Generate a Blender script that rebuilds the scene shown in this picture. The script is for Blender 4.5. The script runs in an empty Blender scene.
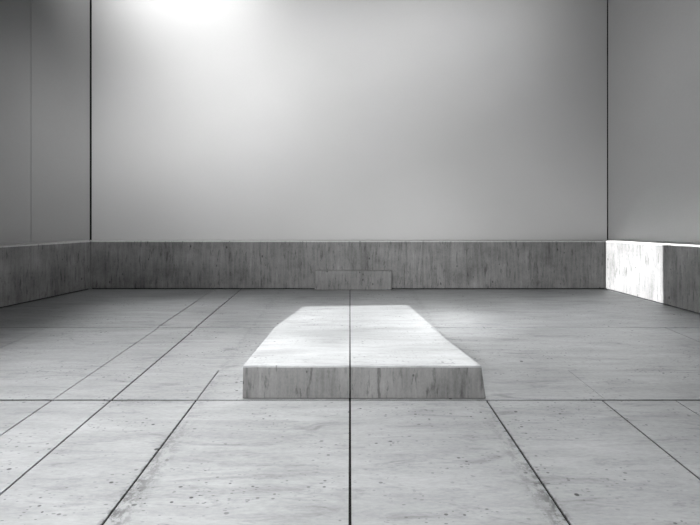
import bpy, bmesh, math
from mathutils import Vector, noise

SOLO = None          # light study switch (None = everything on)

C = bpy.context.scene.collection
H = 1.5              # eye height
F = 500.0            # focal length in pixels
VX, VY = 350.0, 197.0

# ------------------------------------------------------------------ energies
E = dict(sun=5.548, wash=31.44, wash2=49.3, wash3=30.97, wash4=33.17, ledge_boost=5.611e+06, fill_fl=96, fill_fr=69.25, fill_c=22.42, fill_bl=20.87, fill_br=23.5, front=51.45, side=21.52, side3=22.77, side2=11.69, glow=4.007, world=0)
EXPOSURE = 0.0


def at(px, py, z=0.0):
    """point of height z seen at photo pixel (px, py)"""
    d = F * (H - z) / (py - VY)
    return Vector(((px - VX) * d / F, d, z))


# ------------------------------------------------------------------ helpers
def link(name, bm, mats, parent=None, bevel=0.0):
    me = bpy.data.meshes.new(name)
    bmesh.ops.recalc_face_normals(bm, faces=bm.faces)
    bm.to_mesh(me)
    bm.free()
    for m in (mats if isinstance(mats, (list, tuple)) else [mats]):
        me.materials.append(m)
    o = bpy.data.objects.new(name, me)
    C.objects.link(o)
    if parent:
        o.parent = parent
    if bevel:
        b = o.modifiers.new('bevel', 'BEVEL')
        b.width = bevel
        b.segments = 2
        b.limit_method = 'ANGLE'
        b.angle_limit = math.radians(40)
    return o


def structure(o):
    o['kind'] = 'structure'
    return o


def hexa(bm, bottom, top, mat_side=0, mat_top=0):
    """prism from bottom ring to top ring (same count)"""
    n = len(bottom)
    b = [bm.verts.new(p) for p in bottom]
    t = [bm.verts.new(p) for p in top]
    f = bm.faces.new(t)
    f.material_index = mat_top
    bm.faces.new(b[::-1]).material_index = mat_side
    for i in range(n):
        j = (i + 1) % n
        bm.faces.new((b[i], b[j], t[j], t[i])).material_index = mat_side


def prism(bm, plan, z0, z1, ms=0, mt=0):
    hexa(bm, [Vector((x, y, z0)) for x, y in plan],
         [Vector((x, y, z1)) for x, y in plan], ms, mt)


def empty(name, loc, label, cat, group=None):
    o = bpy.data.objects.new(name, None)
    o.empty_display_size = 0.2
    o.location = loc
    C.objects.link(o)
    o['label'] = label
    o['category'] = cat
    if group:
        o['group'] = group
    return o


# ------------------------------------------------------------------ materials
class Nodes:
    def __init__(self, name):
        self.m = bpy.data.materials.new(name)
        self.m.use_nodes = True
        self.t = self.m.node_tree
        self.b = self.t.nodes['Principled BSDF']
        self.co = self.t.nodes.new('ShaderNodeNewGeometry').outputs['Position']

    def n(self, kind, **kw):
        x = self.t.nodes.new(kind)
        for k, v in kw.items():
            setattr(x, k, v)
        return x

    def put(self, sock, v):
        if hasattr(v, 'node'):
            self.t.links.new(v, sock)
        else:
            sock.default_value = v

    def scaled(self, sx, sy, sz, off=(0, 0, 0)):
        m = self.n('ShaderNodeMapping')
        self.put(m.inputs['Vector'], self.co)
        m.inputs['Scale'].default_value = (sx, sy, sz)
        m.inputs['Location'].default_value = off
        return m.outputs[0]

    def noise(self, vec, scale=1.0, detail=4.0, rough=0.55, dist=0.0):
        x = self.n('ShaderNodeTexNoise')
        self.put(x.inputs['Vector'], vec)
        x.inputs['Scale'].default_value = scale
        x.inputs['Detail'].default_value = detail
        x.inputs['Roughness'].default_value = rough
        x.inputs['Distortion'].default_value = dist
        return x.outputs['Fac']

    def math(self, op, a, b=0.0, c=0.0, clamp=False):
        x = self.n('ShaderNodeMath', operation=op, use_clamp=clamp)
        self.put(x.inputs[0], a)
        self.put(x.inputs[1], b)
        self.put(x.inputs[2], c)
        return x.outputs[0]

    def remap(self, v, a, b, c=0.0, d=1.0):
        x = self.n('ShaderNodeMapRange')
        x.clamp = True
        self.put(x.inputs[0], v)
        for i, q in enumerate((a, b, c, d)):
            x.inputs[i + 1].default_value = q
        return x.outputs[0]

    def pits(self, vec, scale, keep, r0, r1):
        """sparse round holes: 1 inside a pit"""
        v = self.n('ShaderNodeTexVoronoi', feature='F1')
        self.put(v.inputs['Vector'], vec)
        v.inputs['Scale'].default_value = scale
        s = self.n('ShaderNodeSeparateColor')
        self.put(s.inputs[0], v.outputs['Color'])
        on = self.math('GREATER_THAN', s.outputs[0], 1.0 - keep)
        size = self.math('MULTIPLY_ADD', s.outputs[1], r1 - r0, r0)
        q = self.math('DIVIDE', v.outputs['Distance'], size)
        return self.math('MULTIPLY', self.remap(q, 0.7, 1.05, 1.0, 0.0), on)

    def finish(self, value, tint, rough, bump=None, strength=0.15, spec=0.4):
        """value: grey albedo socket"""
        mix = self.n('ShaderNodeVectorMath', operation='SCALE')
        mix.inputs[0].default_value = tint
        self.put(mix.inputs['Scale'], value)
        self.t.links.new(mix.outputs[0], self.b.inputs['Base Color'])
        self.put(self.b.inputs['Roughness'], rough)
        self.b.inputs['Specular IOR Level'].default_value = spec
        if bump is not None:
            bn = self.n('ShaderNodeBump')
            bn.inputs['Strength'].default_value = strength
            bn.inputs['Distance'].default_value = 0.01
            self.put(bn.inputs['Height'], bump)
            self.t.links.new(bn.outputs[0], self.b.inputs['Normal'])
        return self.m


def floor_concrete():
    k = Nodes('floor_concrete')
    cloud = k.noise(k.scaled(0.9, 1.1, 1), 1.0, 5, 0.6, 0.4)
    streak = k.noise(k.scaled(1.3, 7.5, 1, (3, 1, 0)), 1.0, 7, 0.66, 0.5)
    fine = k.noise(k.scaled(22, 60, 20), 1.0, 4, 0.7)
    smear = k.noise(k.scaled(1.8, 9.0, 1, (9, 4, 0)), 1.0, 6, 0.7, 1.2)
    v = k.math('MULTIPLY_ADD', cloud, 0.24, 0.222)
    v = k.math('ADD', v, k.math('MULTIPLY_ADD', streak, 0.30, -0.15))
    v = k.math('ADD', v, k.math('MULTIPLY_ADD', fine, 0.20, -0.10))
    v = k.math('SUBTRACT', v, k.remap(smear, 0.54, 0.72, 0.0, 0.13))
    # pits gathered in patches
    patch = k.remap(k.noise(k.scaled(1.5, 2.2, 1, (5, 2, 0)), 1.0, 3, 0.6), 0.42, 0.62)
    p1 = k.pits(k.scaled(1, 1, 0.05), 7.0, 0.08, 0.05, 0.13)
    p2 = k.math('MULTIPLY', k.pits(k.scaled(1, 1.3, 0.05, (2, 7, 0)), 24.0, 0.24, 0.12, 0.34), patch)
    p3 = k.math('MULTIPLY', k.pits(k.scaled(0.8, 2.0, 0.05, (4, 3, 0)), 42.0, 0.22, 0.15, 0.42), patch)
    pit = k.math('MAXIMUM', p1, k.math('MAXIMUM', p2, k.math('MULTIPLY', p3, 0.7)))
    # crumbled, dirty arris along two of the joints
    sx = k.n('ShaderNodeSeparateXYZ')
    k.put(sx.inputs[0], k.co)
    crumb = k.noise(k.scaled(20, 15, 1, (1, 1, 0)), 1.0, 6, 0.75)
    band = None
    for jx, side, w in ((1.008, -1, 0.13), (-1.135, 1, 0.15)):
        d = k.math('MULTIPLY', k.math('SUBTRACT', sx.outputs[0], jx), side)
        near = k.math('MULTIPLY', k.remap(d, 0.0, w, 1.0, 0.0), k.remap(d, -0.03, 0.0, 0.0, 1.0))
        near = k.math('MULTIPLY', near, k.remap(sx.outputs[1], 2.2, 3.5, 1.0, 0.25))
        band = near if band is None else k.math('MAXIMUM', band, near)
    dirt = k.math('MULTIPLY', band, k.remap(crumb, 0.46, 0.56))
    v = k.math('MULTIPLY', v, k.math('SUBTRACT', 1.0, k.math('MULTIPLY', dirt, 0.85)))
    v = k.math('MULTIPLY', v, k.math('SUBTRACT', 1.0, k.math('MULTIPLY', pit, 0.88)))
    h = k.math('SUBTRACT', k.math('MULTIPLY', streak, 0.5), pit)
    r = k.remap(cloud, 0.3, 0.7, 0.42, 0.6)
    return k.finish(v, (0.975, 1.0, 1.015), r, h, 0.12, 0.45)


def board_concrete(name, base, contrast, rough=0.75):
    """cast concrete with vertical board streaks and blow holes"""
    k = Nodes(name)
    s1 = k.noise(k.scaled(9, 9, 0.9), 1.0, 5, 0.65, 0.2)
    s2 = k.noise(k.scaled(34, 34, 2.2, (3, 5, 1)), 1.0, 4, 0.6)
    cloud = k.noise(k.scaled(2.2, 2.2, 2.6), 1.0, 5, 0.6)
    fine = k.noise(k.scaled(70, 70, 45), 1.0, 3, 0.6)
    v = k.math('MULTIPLY_ADD', s1, 0.9, -0.45)
    v = k.math('ADD', v, k.math('MULTIPLY_ADD', s2, 0.8, -0.40))
    v = k.math('ADD', v, k.math('MULTIPLY_ADD', cloud, 1.3, -0.65))
    v = k.math('ADD', v, k.math('MULTIPLY_ADD', fine, 0.5, -0.25))
    v = k.math('MULTIPLY_ADD', v, contrast, base)
    dark = k.noise(k.scaled(26, 26, 4.5, (7, 2, 3)), 1.0, 5, 0.7, 0.3)
    dk = k.remap(dark, 0.55, 0.66)
    p = k.pits(k.scaled(1, 1, 0.55), 19.0, 0.10, 0.08, 0.26)
    v = k.math('MULTIPLY', v, k.math('SUBTRACT', 1.0, k.math('MULTIPLY', dk, 0.45)))
    v = k.math('MULTIPLY', v, k.math('SUBTRACT', 1.0, k.math('MULTIPLY', p, 0.6)))
    h = k.math('SUBTRACT', s2, k.math('ADD', p, k.math('MULTIPLY', dk, 0.5)))
    return k.finish(v, (1.0, 1.0, 0.995), rough, h, 0.2, 0.25)


def plaster(name, grey):
    k = Nodes(name)
    cloud = k.noise(k.scaled(0.7, 0.7, 0.9), 1.0, 4, 0.5)
    fine = k.noise(k.scaled(30, 30, 30), 1.0, 3, 0.6)
    v = k.math('MULTIPLY_ADD', cloud, 0.05, grey - 0.025)
    v = k.math('ADD', v, k.math('MULTIPLY_ADD', fine, 0.02, -0.01))
    return k.finish(v, (1, 1, 1), 0.85, fine, 0.03, 0.2)


def plain(name, grey, rough=0.9):
    k = Nodes(name)
    n = k.noise(k.scaled(8, 8, 8), 1.0, 3)
    return k.finish(k.math('MULTIPLY_ADD', n, grey * 0.4, grey * 0.8), (1, 1, 1), rough, None, 0, 0.1)


M_FLOOR = floor_concrete()
M_LEDGE = board_concrete('ledge_concrete', 0.17, 0.17)
M_FRONT = board_concrete('board_marked_concrete', 0.185, 0.14)
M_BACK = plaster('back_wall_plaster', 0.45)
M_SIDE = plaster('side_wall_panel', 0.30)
M_CEIL = plaster('ceiling_plaster', 0.06)
M_DARK = plain('joint_shadow_gap', 0.012)

# ------------------------------------------------------------------ floor: slabs with open joints over a dark bed
Y1 = F * H / (400.0 - VY)      # joint at the foot of the plinth
Y2 = F * H / (327.5 - VY)      # next joint
YB = F * H / (289.5 - VY)      # foot of the back ledge
JX = {'a': -2.20, 'b': -1.765, 'c': -1.135, 'd': 0.0, 'e': 1.008, 'f': 1.86, 'g': 2.40, 'l': -3.48, 'r': 3.62}


def row(bm, y0, y1, cuts):
    """cuts: (x, half joint width); slabs between them; y0/y1 already inset"""
    for (xa, wa), (xb, wb) in zip(cuts, cuts[1:]):
        prism(bm, [(xa + wa, y0), (xb - wb, y0), (xb - wb, y1), (xa + wa, y1)], -0.06, 0.0)


bm = bmesh.new()
g1, g2 = 0.011, 0.008
row(bm, -3.0, Y1 - g1, [(-9, 0), (JX['a'], .005), (JX['b'], .006), (JX['c'], .0055), (0, .0065), (JX['e'], .0055),
                       (JX['f'], .005), (JX['g'], .003), (9, 0)])
YS = 4.33
row(bm, Y1 + g1, YS, [(-9, 0), (JX['l'], .002), (JX['a'], .004), (JX['b'], .007), (JX['c'], .004), (0, .007), (JX['f'] + .03, .0012), (JX['r'], .002), (9, 0)])
row(bm, YS, Y2 - g2, [(-9, 0), (JX['l'], .003), (JX['a'], .004), (JX['b'], .007), (0, .007), (JX['r'], .005), (9, 0)])
row(bm, Y2 + g2, 8.6, [(-9, 0), (JX['a'] - .015, .005), (JX['b'] - .01, .007), (0, .0045), (9, 0)])
fl = structure(link('floor', bm, M_FLOOR, bevel=0.003))
bm = bmesh.new()
prism(bm, [(-9.2, -3.2), (9.2, -3.2), (9.2, 8.8), (-9.2, 8.8)], -0.16, -0.008)
structure(link('floor_bed', bm, M_DARK))

# ------------------------------------------------------------------ walls
WY = 8.33
ZC = 5.25
AL = Vector((-4.335, WY))
DL = Vector((-.705, -1.16)).normalized()
AR = Vector((4.30, WY))
DR = Vector((.46, -1.56)).normalized()
ZW = -0.05


def wall_strip(name, p, q, out, mat, th=0.2, z0=ZW, z1=ZC):
    bm = bmesh.new()
    prism(bm, [(p.x, p.y), (q.x, q.y), (q.x + out.x * th, q.y + out.y * th), (p.x + out.x * th, p.y + out.y * th)], z0, z1)
    return structure(link(name, bm, mat))


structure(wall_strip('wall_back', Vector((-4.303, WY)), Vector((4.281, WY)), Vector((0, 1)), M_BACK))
OL = Vector((DL.y, -DL.x))      # outward (left/back)
if OL.x > 0:
    OL = -OL
OR = Vector((-DR.y, DR.x))
if OR.x < 0:
    OR = -OR
seam = Vector((-4.813, 7.544))
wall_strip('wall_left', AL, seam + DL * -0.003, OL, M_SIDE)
D2 = Vector((-.80, -1.10)).normalized()
O2 = Vector((D2.y, -D2.x))
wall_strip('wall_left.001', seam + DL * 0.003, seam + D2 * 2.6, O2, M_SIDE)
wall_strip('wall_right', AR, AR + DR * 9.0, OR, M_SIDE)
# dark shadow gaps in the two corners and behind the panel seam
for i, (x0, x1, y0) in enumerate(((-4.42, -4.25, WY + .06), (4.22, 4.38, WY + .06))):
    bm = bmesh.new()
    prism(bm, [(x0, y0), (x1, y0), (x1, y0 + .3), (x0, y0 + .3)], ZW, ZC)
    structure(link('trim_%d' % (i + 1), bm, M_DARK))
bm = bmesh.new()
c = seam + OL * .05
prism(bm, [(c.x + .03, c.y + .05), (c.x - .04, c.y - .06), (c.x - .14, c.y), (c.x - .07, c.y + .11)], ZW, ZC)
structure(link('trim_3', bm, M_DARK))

# ------------------------------------------------------------------ ledges along the wall feet
LC = Vector((-4.20, YB))        # inner corner of left and back ledge
RC = Vector((4.135, YB))
ZL = 0.786


M_LIT_TOP = board_concrete('lit_top_concrete', 0.50, 0.10)  # paler than the ledge body: light on the top faces put into the colour
CT = .016            # thickness of the added pale top layer
RG = .020            # recessed base height


def inset(plan, o, d):
    """pull the front edge (first two points) back by d"""
    p, q = plan[0], plan[1]
    t = (q - p).normalized()
    n = Vector((-t.y, t.x))
    c = sum(plan[2:], Vector((0, 0))) / len(plan[2:])
    if (c - p).dot(n) < 0:
        n = -n
    return [p + n * d, q + n * d] + plan[2:]


def slab_between(name, parent, plan, za, zb, mat, bev=0.0):
    o = parent.location
    bm = bmesh.new()
    hexa(bm, [Vector((p.x - o.x, p.y - o.y, z)) for p, z in zip(plan, za)],
         [Vector((p.x - o.x, p.y - o.y, z)) for p, z in zip(plan, zb)])
    return link(name, bm, mat, parent, bev)


def ledge_run(parent, plan, zz, body):
    """plan[0]-plan[1] is the face towards the room; zz are the top heights"""
    slab_between('recessed_base', parent, inset(plan, parent, .05), [0] * len(plan), [RG] * len(plan), M_DARK)
    slab_between(body, parent, plan, [RG] * len(plan), [z - CT for z in zz], M_LEDGE, .004)
    slab_between('lit_top', parent, plan, [z - CT for z in zz], zz, M_LIT_TOP, .005)


back = empty('concrete_ledge', (0, YB, 0), 'long low grey concrete ledge along the foot of the back wall', 'ledge', 'concrete ledges')
xs = 73.0 * YB / F
wy = WY - .003
V2 = lambda x, y: Vector((x, y))
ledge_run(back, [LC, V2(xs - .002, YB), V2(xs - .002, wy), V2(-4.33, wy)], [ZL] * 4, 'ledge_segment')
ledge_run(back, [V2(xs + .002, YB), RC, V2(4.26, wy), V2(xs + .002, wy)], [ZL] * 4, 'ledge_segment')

left = empty('concrete_ledge', (LC.x, LC.y, 0), 'darkest concrete ledge, shaded, angled along the left wall', 'ledge', 'concrete ledges')
le = Vector((-4.687, 6.696))
dl = (le - LC).normalized()
slope = (0.838 - ZL) / (le - LC).length
LL = 2.2
zl = lambda p: ZL + slope * max(0.0, (p - LC).dot(dl))
plan = [LC + V2(-.004, 0), LC + V2(-.004, 0) + dl * LL, seam + D2 * 1.9 - O2 * .012, seam - OL * .012, AL + DL * .02 - OL * .006]
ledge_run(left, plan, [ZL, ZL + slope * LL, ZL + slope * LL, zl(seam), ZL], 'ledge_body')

right = empty('concrete_ledge', (RC.x, RC.y, 0), 'concrete ledge along the right wall with a bright sunlit end', 'ledge', 'concrete ledges')
re_ = Vector((350 * 750 / 118.0 / F, 750 / 118.0))
dr = (re_ - RC).normalized()
slr = (0.872 - ZL) / (re_ - RC).length
RL = 4.2
plan = [RC + V2(.004, 0), RC + V2(.004, 0) + dr * RL, AR + DR * 4.3 - OR * .012, AR - OR * .012]
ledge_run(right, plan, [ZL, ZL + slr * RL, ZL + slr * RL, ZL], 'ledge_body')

# ------------------------------------------------------------------ plinth: two wedge slabs side by side
ZP = H * (1 - (366.0 - VY) / (400.0 - VY))
yf = Y1 + .008
fl_t, fr_t = (243 - VX) * Y1 / F, (481.5 - VX) * Y1 / F
fl_b, fr_b = (242.5 - VX) * Y1 / F, (486 - VX) * Y1 / F
bl, br = (275 - VX) * Y2 / F, (430 - VX) * Y2 / F
yb = Y2 - g2
plinth = empty('concrete_platform', (0, Y1, 0), 'low white-topped concrete platform in the middle of the floor', 'platform')


def slab(x0b, x1b, x0t, x1t, xb0, xb1, side_mat):
    bm = bmesh.new()
    o = plinth.location
    TT = .014
    P = lambda x, y, z: Vector((x - o.x, y - o.y, z))
    n = 24
    wv = lambda i: .003 * noise.noise(Vector(((x0t + (x1t - x0t) * i / n) * 7, 1.3, 0)))
    dy = lambda i: .004 * noise.noise(Vector(((x0t + (x1t - x0t) * i / n) * 11, 5, 0)))
    mixx = lambda a, c, i: a + (c - a) * i / n
    ft = TT / ZP

    def shell(name, lo, hi, mat):
        """lo/hi: fraction of the height at the front; a wedge running out at the rear"""
        b = bmesh.new()
        def ring(f, z_r):
            fr = [b.verts.new(P(mixx(mixx(x0b, x0t, f * n), mixx(x1b, x1t, f * n), i), yf + dy(i) * f, max(.009, (ZP + wv(i)) * f))) for i in range(n + 1)]
            rr = [b.verts.new(P(mixx(xb0, xb1, i), yb, z_r)) for i in range(n + 1)]
            return fr, rr
        f0, r0 = ring(lo, .001 if lo == 0 else .003)
        f1, r1 = ring(hi, .003 if lo == 0 else .006)
        for i in range(n):
            b.faces.new((f0[i], f0[i + 1], f1[i + 1], f1[i]))
            b.faces.new((f1[i], f1[i + 1], r1[i + 1], r1[i]))
            b.faces.new((r1[i], r1[i + 1], r0[i + 1], r0[i]))
            b.faces.new((r0[i], r0[i + 1], f0[i + 1], f0[i]))
        b.faces.new((f0[0], f1[0], r1[0], r0[0]))
        b.faces.new((f0[n], r0[n], r1[n], f1[n]))
        return link(name, b, mat, plinth)

    bm.free()
    shell('platform_body', 0.0, 1 - ft, side_mat)
    shell('top_plate', 1 - ft, 1.0, M_FLOOR)


slab(fl_b, -.005, fl_t, -.005, bl, -.005, M_FRONT)
slab(.005, fr_b, .005, fr_t, .005, br, M_FRONT)

# ------------------------------------------------------------------ small block against the back ledge
yk = 8.04
zk = H - (270.6 - VY) * yk / F
bx0, bx1 = (314.5 - VX) * yk / F, (392 - VX) * yk / F
bm = bmesh.new()
cx = (bx0 + bx1) / 2
prism(bm, [(bx0 - cx, 0), (bx1 - cx, 0), (bx1 - cx, YB - yk - .002), (bx0 - cx, YB - yk - .002)], 0, zk)
blk = link('concrete_block', bm, M_FRONT, None, .016)
blk.location = (cx, yk, 0)
blk['label'] = 'small low concrete block set against the middle of the back ledge'
blk['category'] = 'block'

# ------------------------------------------------------------------ sun and the roof openings that cut its patches
S = Vector((-0.80, -0.015, 1.0))      # towards the sun


def up(p, z=ZC):
    t = (z - p.z) / S.z
    return (p.x + S.x * t, p.y + S.y * t)


patch = [Vector((fl_t - .01, Y1 + .0, ZP)), Vector((bl - .01, Y2, 0)), at(303.5, 306.5), at(408, 305), at(434, 328), Vector((fr_t - .008, Y1, ZP))]
hole1 = [up(p) for p in patch]
lf = lambda s, z: Vector((RC.x + dr.x * s, RC.y + dr.y * s, z))
# along the ledge: photo column 663 on the inner face
k = 313.0 / F
s663 = .955 * (k * RC.y - RC.x) / (dr.x - k * dr.y)
hole2 = [up(lf(0.02, 0.03)), up(lf(s663, 0.03)), up(lf(s663, ZL + slr * s663)), up(lf(s663 + 1.6, ZL + slr * (s663 + 1.6))),
         up(lf(s663 + 1.6, ZL + slr * (s663 + 1.6)) + Vector((.22, 0, 0))), up(lf(0.02, ZL) + Vector((.12, .0, 0)))]

bm = bmesh.new()
th = .14
rings = [[(-12, -7), (12, -7), (12, WY + .25), (-12, WY + .25)], hole1, hole2]
edges = []
for r in rings:
    vs = [bm.verts.new((x, y, ZC)) for x, y in r]
    edges += [bm.edges.new((vs[i], vs[(i + 1) % len(vs)])) for i in range(len(vs))]
bmesh.ops.triangle_fill(bm, use_beauty=True, edges=edges)
ext = bmesh.ops.extrude_face_region(bm, geom=bm.faces[:])
bmesh.ops.translate(bm, verts=[g for g in ext['geom'] if isinstance(g, bmesh.types.BMVert)], vec=S * th)
structure(link('ceiling', bm, M_CEIL))


def light(name, kind, loc, aim, energy, key, **kw):
    L = bpy.data.lights.new(name, kind)
    L.energy = energy if SOLO in (None, key) else 0.0
    for a, b in kw.items():
        setattr(L, a, b)
    o = bpy.data.objects.new(name, L)
    C.objects.link(o)
    o.location = loc
    o.rotation_euler = (Vector(aim) - Vector(loc)).to_track_quat('-Z', 'Y').to_euler()
    return o


light('sun', 'SUN', S * 10, (0, 0, 0), E['sun'], 'sun', angle=math.radians(0.25))
# back wall lights: first makes the hot spot, the others are added fill
light('wall_wash_light', 'AREA', (-2.85, 6.75, 5.0), (-2.75, 8.33, 4.95), E['wash'], 'wash', shape='RECTANGLE', size=2.3, size_y=.5, spread=math.radians(110))
light('wall_wash_light', 'AREA', (-1.1, 5.6, 5.2), (-.8, 8.33, 3.6), E['wash2'], 'wash2', shape='RECTANGLE', size=3.2, size_y=.8, spread=math.radians(84))
light('wall_wash_light', 'AREA', (1.6, 5.2, 5.2), (1.4, 8.33, 4.5), E['wash3'], 'wash3', shape='RECTANGLE', size=3.4, size_y=.6, spread=math.radians(70))
light('wall_wash_light', 'AREA', (-1.9, 4.2, 4.4), (-2.9, 8.33, 2.45), E['wash4'], 'wash4', shape='RECTANGLE', size=2.8, size_y=1.2, spread=math.radians(58))
# added far spot through the same opening, boosting the right ledge's sun patch
mid_l = lf(s663 * .9, .4)
light('added_ledge_spot', 'SPOT', lf(0, .4) + S * 120, mid_l, E['ledge_boost'], 'ledge_boost', spot_size=math.radians(1.0), spot_blend=.1, shadow_soft_size=.3)
# added area lights under the ceiling: broad, nearly collimated fill for the floor
def overhead_fill(key, x0, x1, y0, y1, spread):
    o = light('overhead_fill', 'AREA', ((x0 + x1) / 2, (y0 + y1) / 2, 5.2), ((x0 + x1) / 2, (y0 + y1) / 2, 0), E[key], key, shape='RECTANGLE', size=x1 - x0, size_y=y1 - y0, spread=math.radians(spread))
    o.rotation_euler = (0, 0, 0)
    return o
overhead_fill('fill_fl', -4.3, -.7, -.6, 4.5, 35)
overhead_fill('fill_fr', -1.2, 3.4, -1.0, 4.5, 35)
overhead_fill('fill_c', -1.1, 1.3, -.6, 2.5, 25)
overhead_fill('fill_bl', -3.3, -.2, 4.3, 7.2, 20)
overhead_fill('fill_br', 0.2, 4.0, 4.5, 7.2, 25)
light('overhead_fill', 'AREA', (1.3, 6.0, 5.2), (1.3, 6.0, 0), E['glow'], 'glow', shape='DISK', size=1.0, spread=math.radians(18))  # added disc light softening the floor right of the sun patch
# added fill from behind the camera for the ledge and platform faces
light('front_fill', 'AREA', (-1.3, -1.5, 2.6), (.9, 8, .6), E['front'], 'front', shape='RECTANGLE', size=1.6, size_y=1.6, spread=math.radians(46))
light('side_fill', 'AREA', (-5.2, 3.0, 2.8), (4.55, 6.6, .7), E['side'], 'side', shape='RECTANGLE', size=1.4, size_y=1.4, spread=math.radians(40))  # added fill for the shaded part of the right ledge
light('side_fill', 'AREA', (-4.3, 4.6, 4.3), (4.9, 6.9, 3.9), E['side3'], 'side3', shape='RECTANGLE', size=1.0, size_y=1.0, spread=math.radians(44))  # added fill for the upper right wall
light('side_fill', 'AREA', (5.0, 1.0, 2.4), (-5.6, 6.5, 1.4), E['side2'], 'side2', shape='RECTANGLE', size=1.6, size_y=1.6, spread=math.radians(32))  # added fill for the left wall

w = bpy.data.worlds.new('sky')
w.use_nodes = True
w.node_tree.nodes['Background'].inputs[0].default_value = (.95, .98, 1.0, 1)
w.node_tree.nodes['Background'].inputs[1].default_value = E['world'] if SOLO in (None, 'world') else 0.0
bpy.context.scene.world = w

# ------------------------------------------------------------------ camera
cam = bpy.data.cameras.new('camera')
cam.sensor_width = 36.0
cam.lens = 36.0 * F / 700.0
cam.shift_y = -(262.5 - VY) / 700.0
cam.clip_start = 0.05
co = bpy.data.objects.new('camera', cam)
C.objects.link(co)
co.location = (0, 0, H)
co.rotation_euler = (math.radians(90), 0, 0)
sc = bpy.context.scene
sc.camera = co
sc.view_settings.view_transform = 'Standard'
sc.view_settings.look = 'None'
sc.view_settings.exposure = EXPOSURE
sc.view_settings.gamma = 1.0
sc.view_settings.use_curve_mapping = False
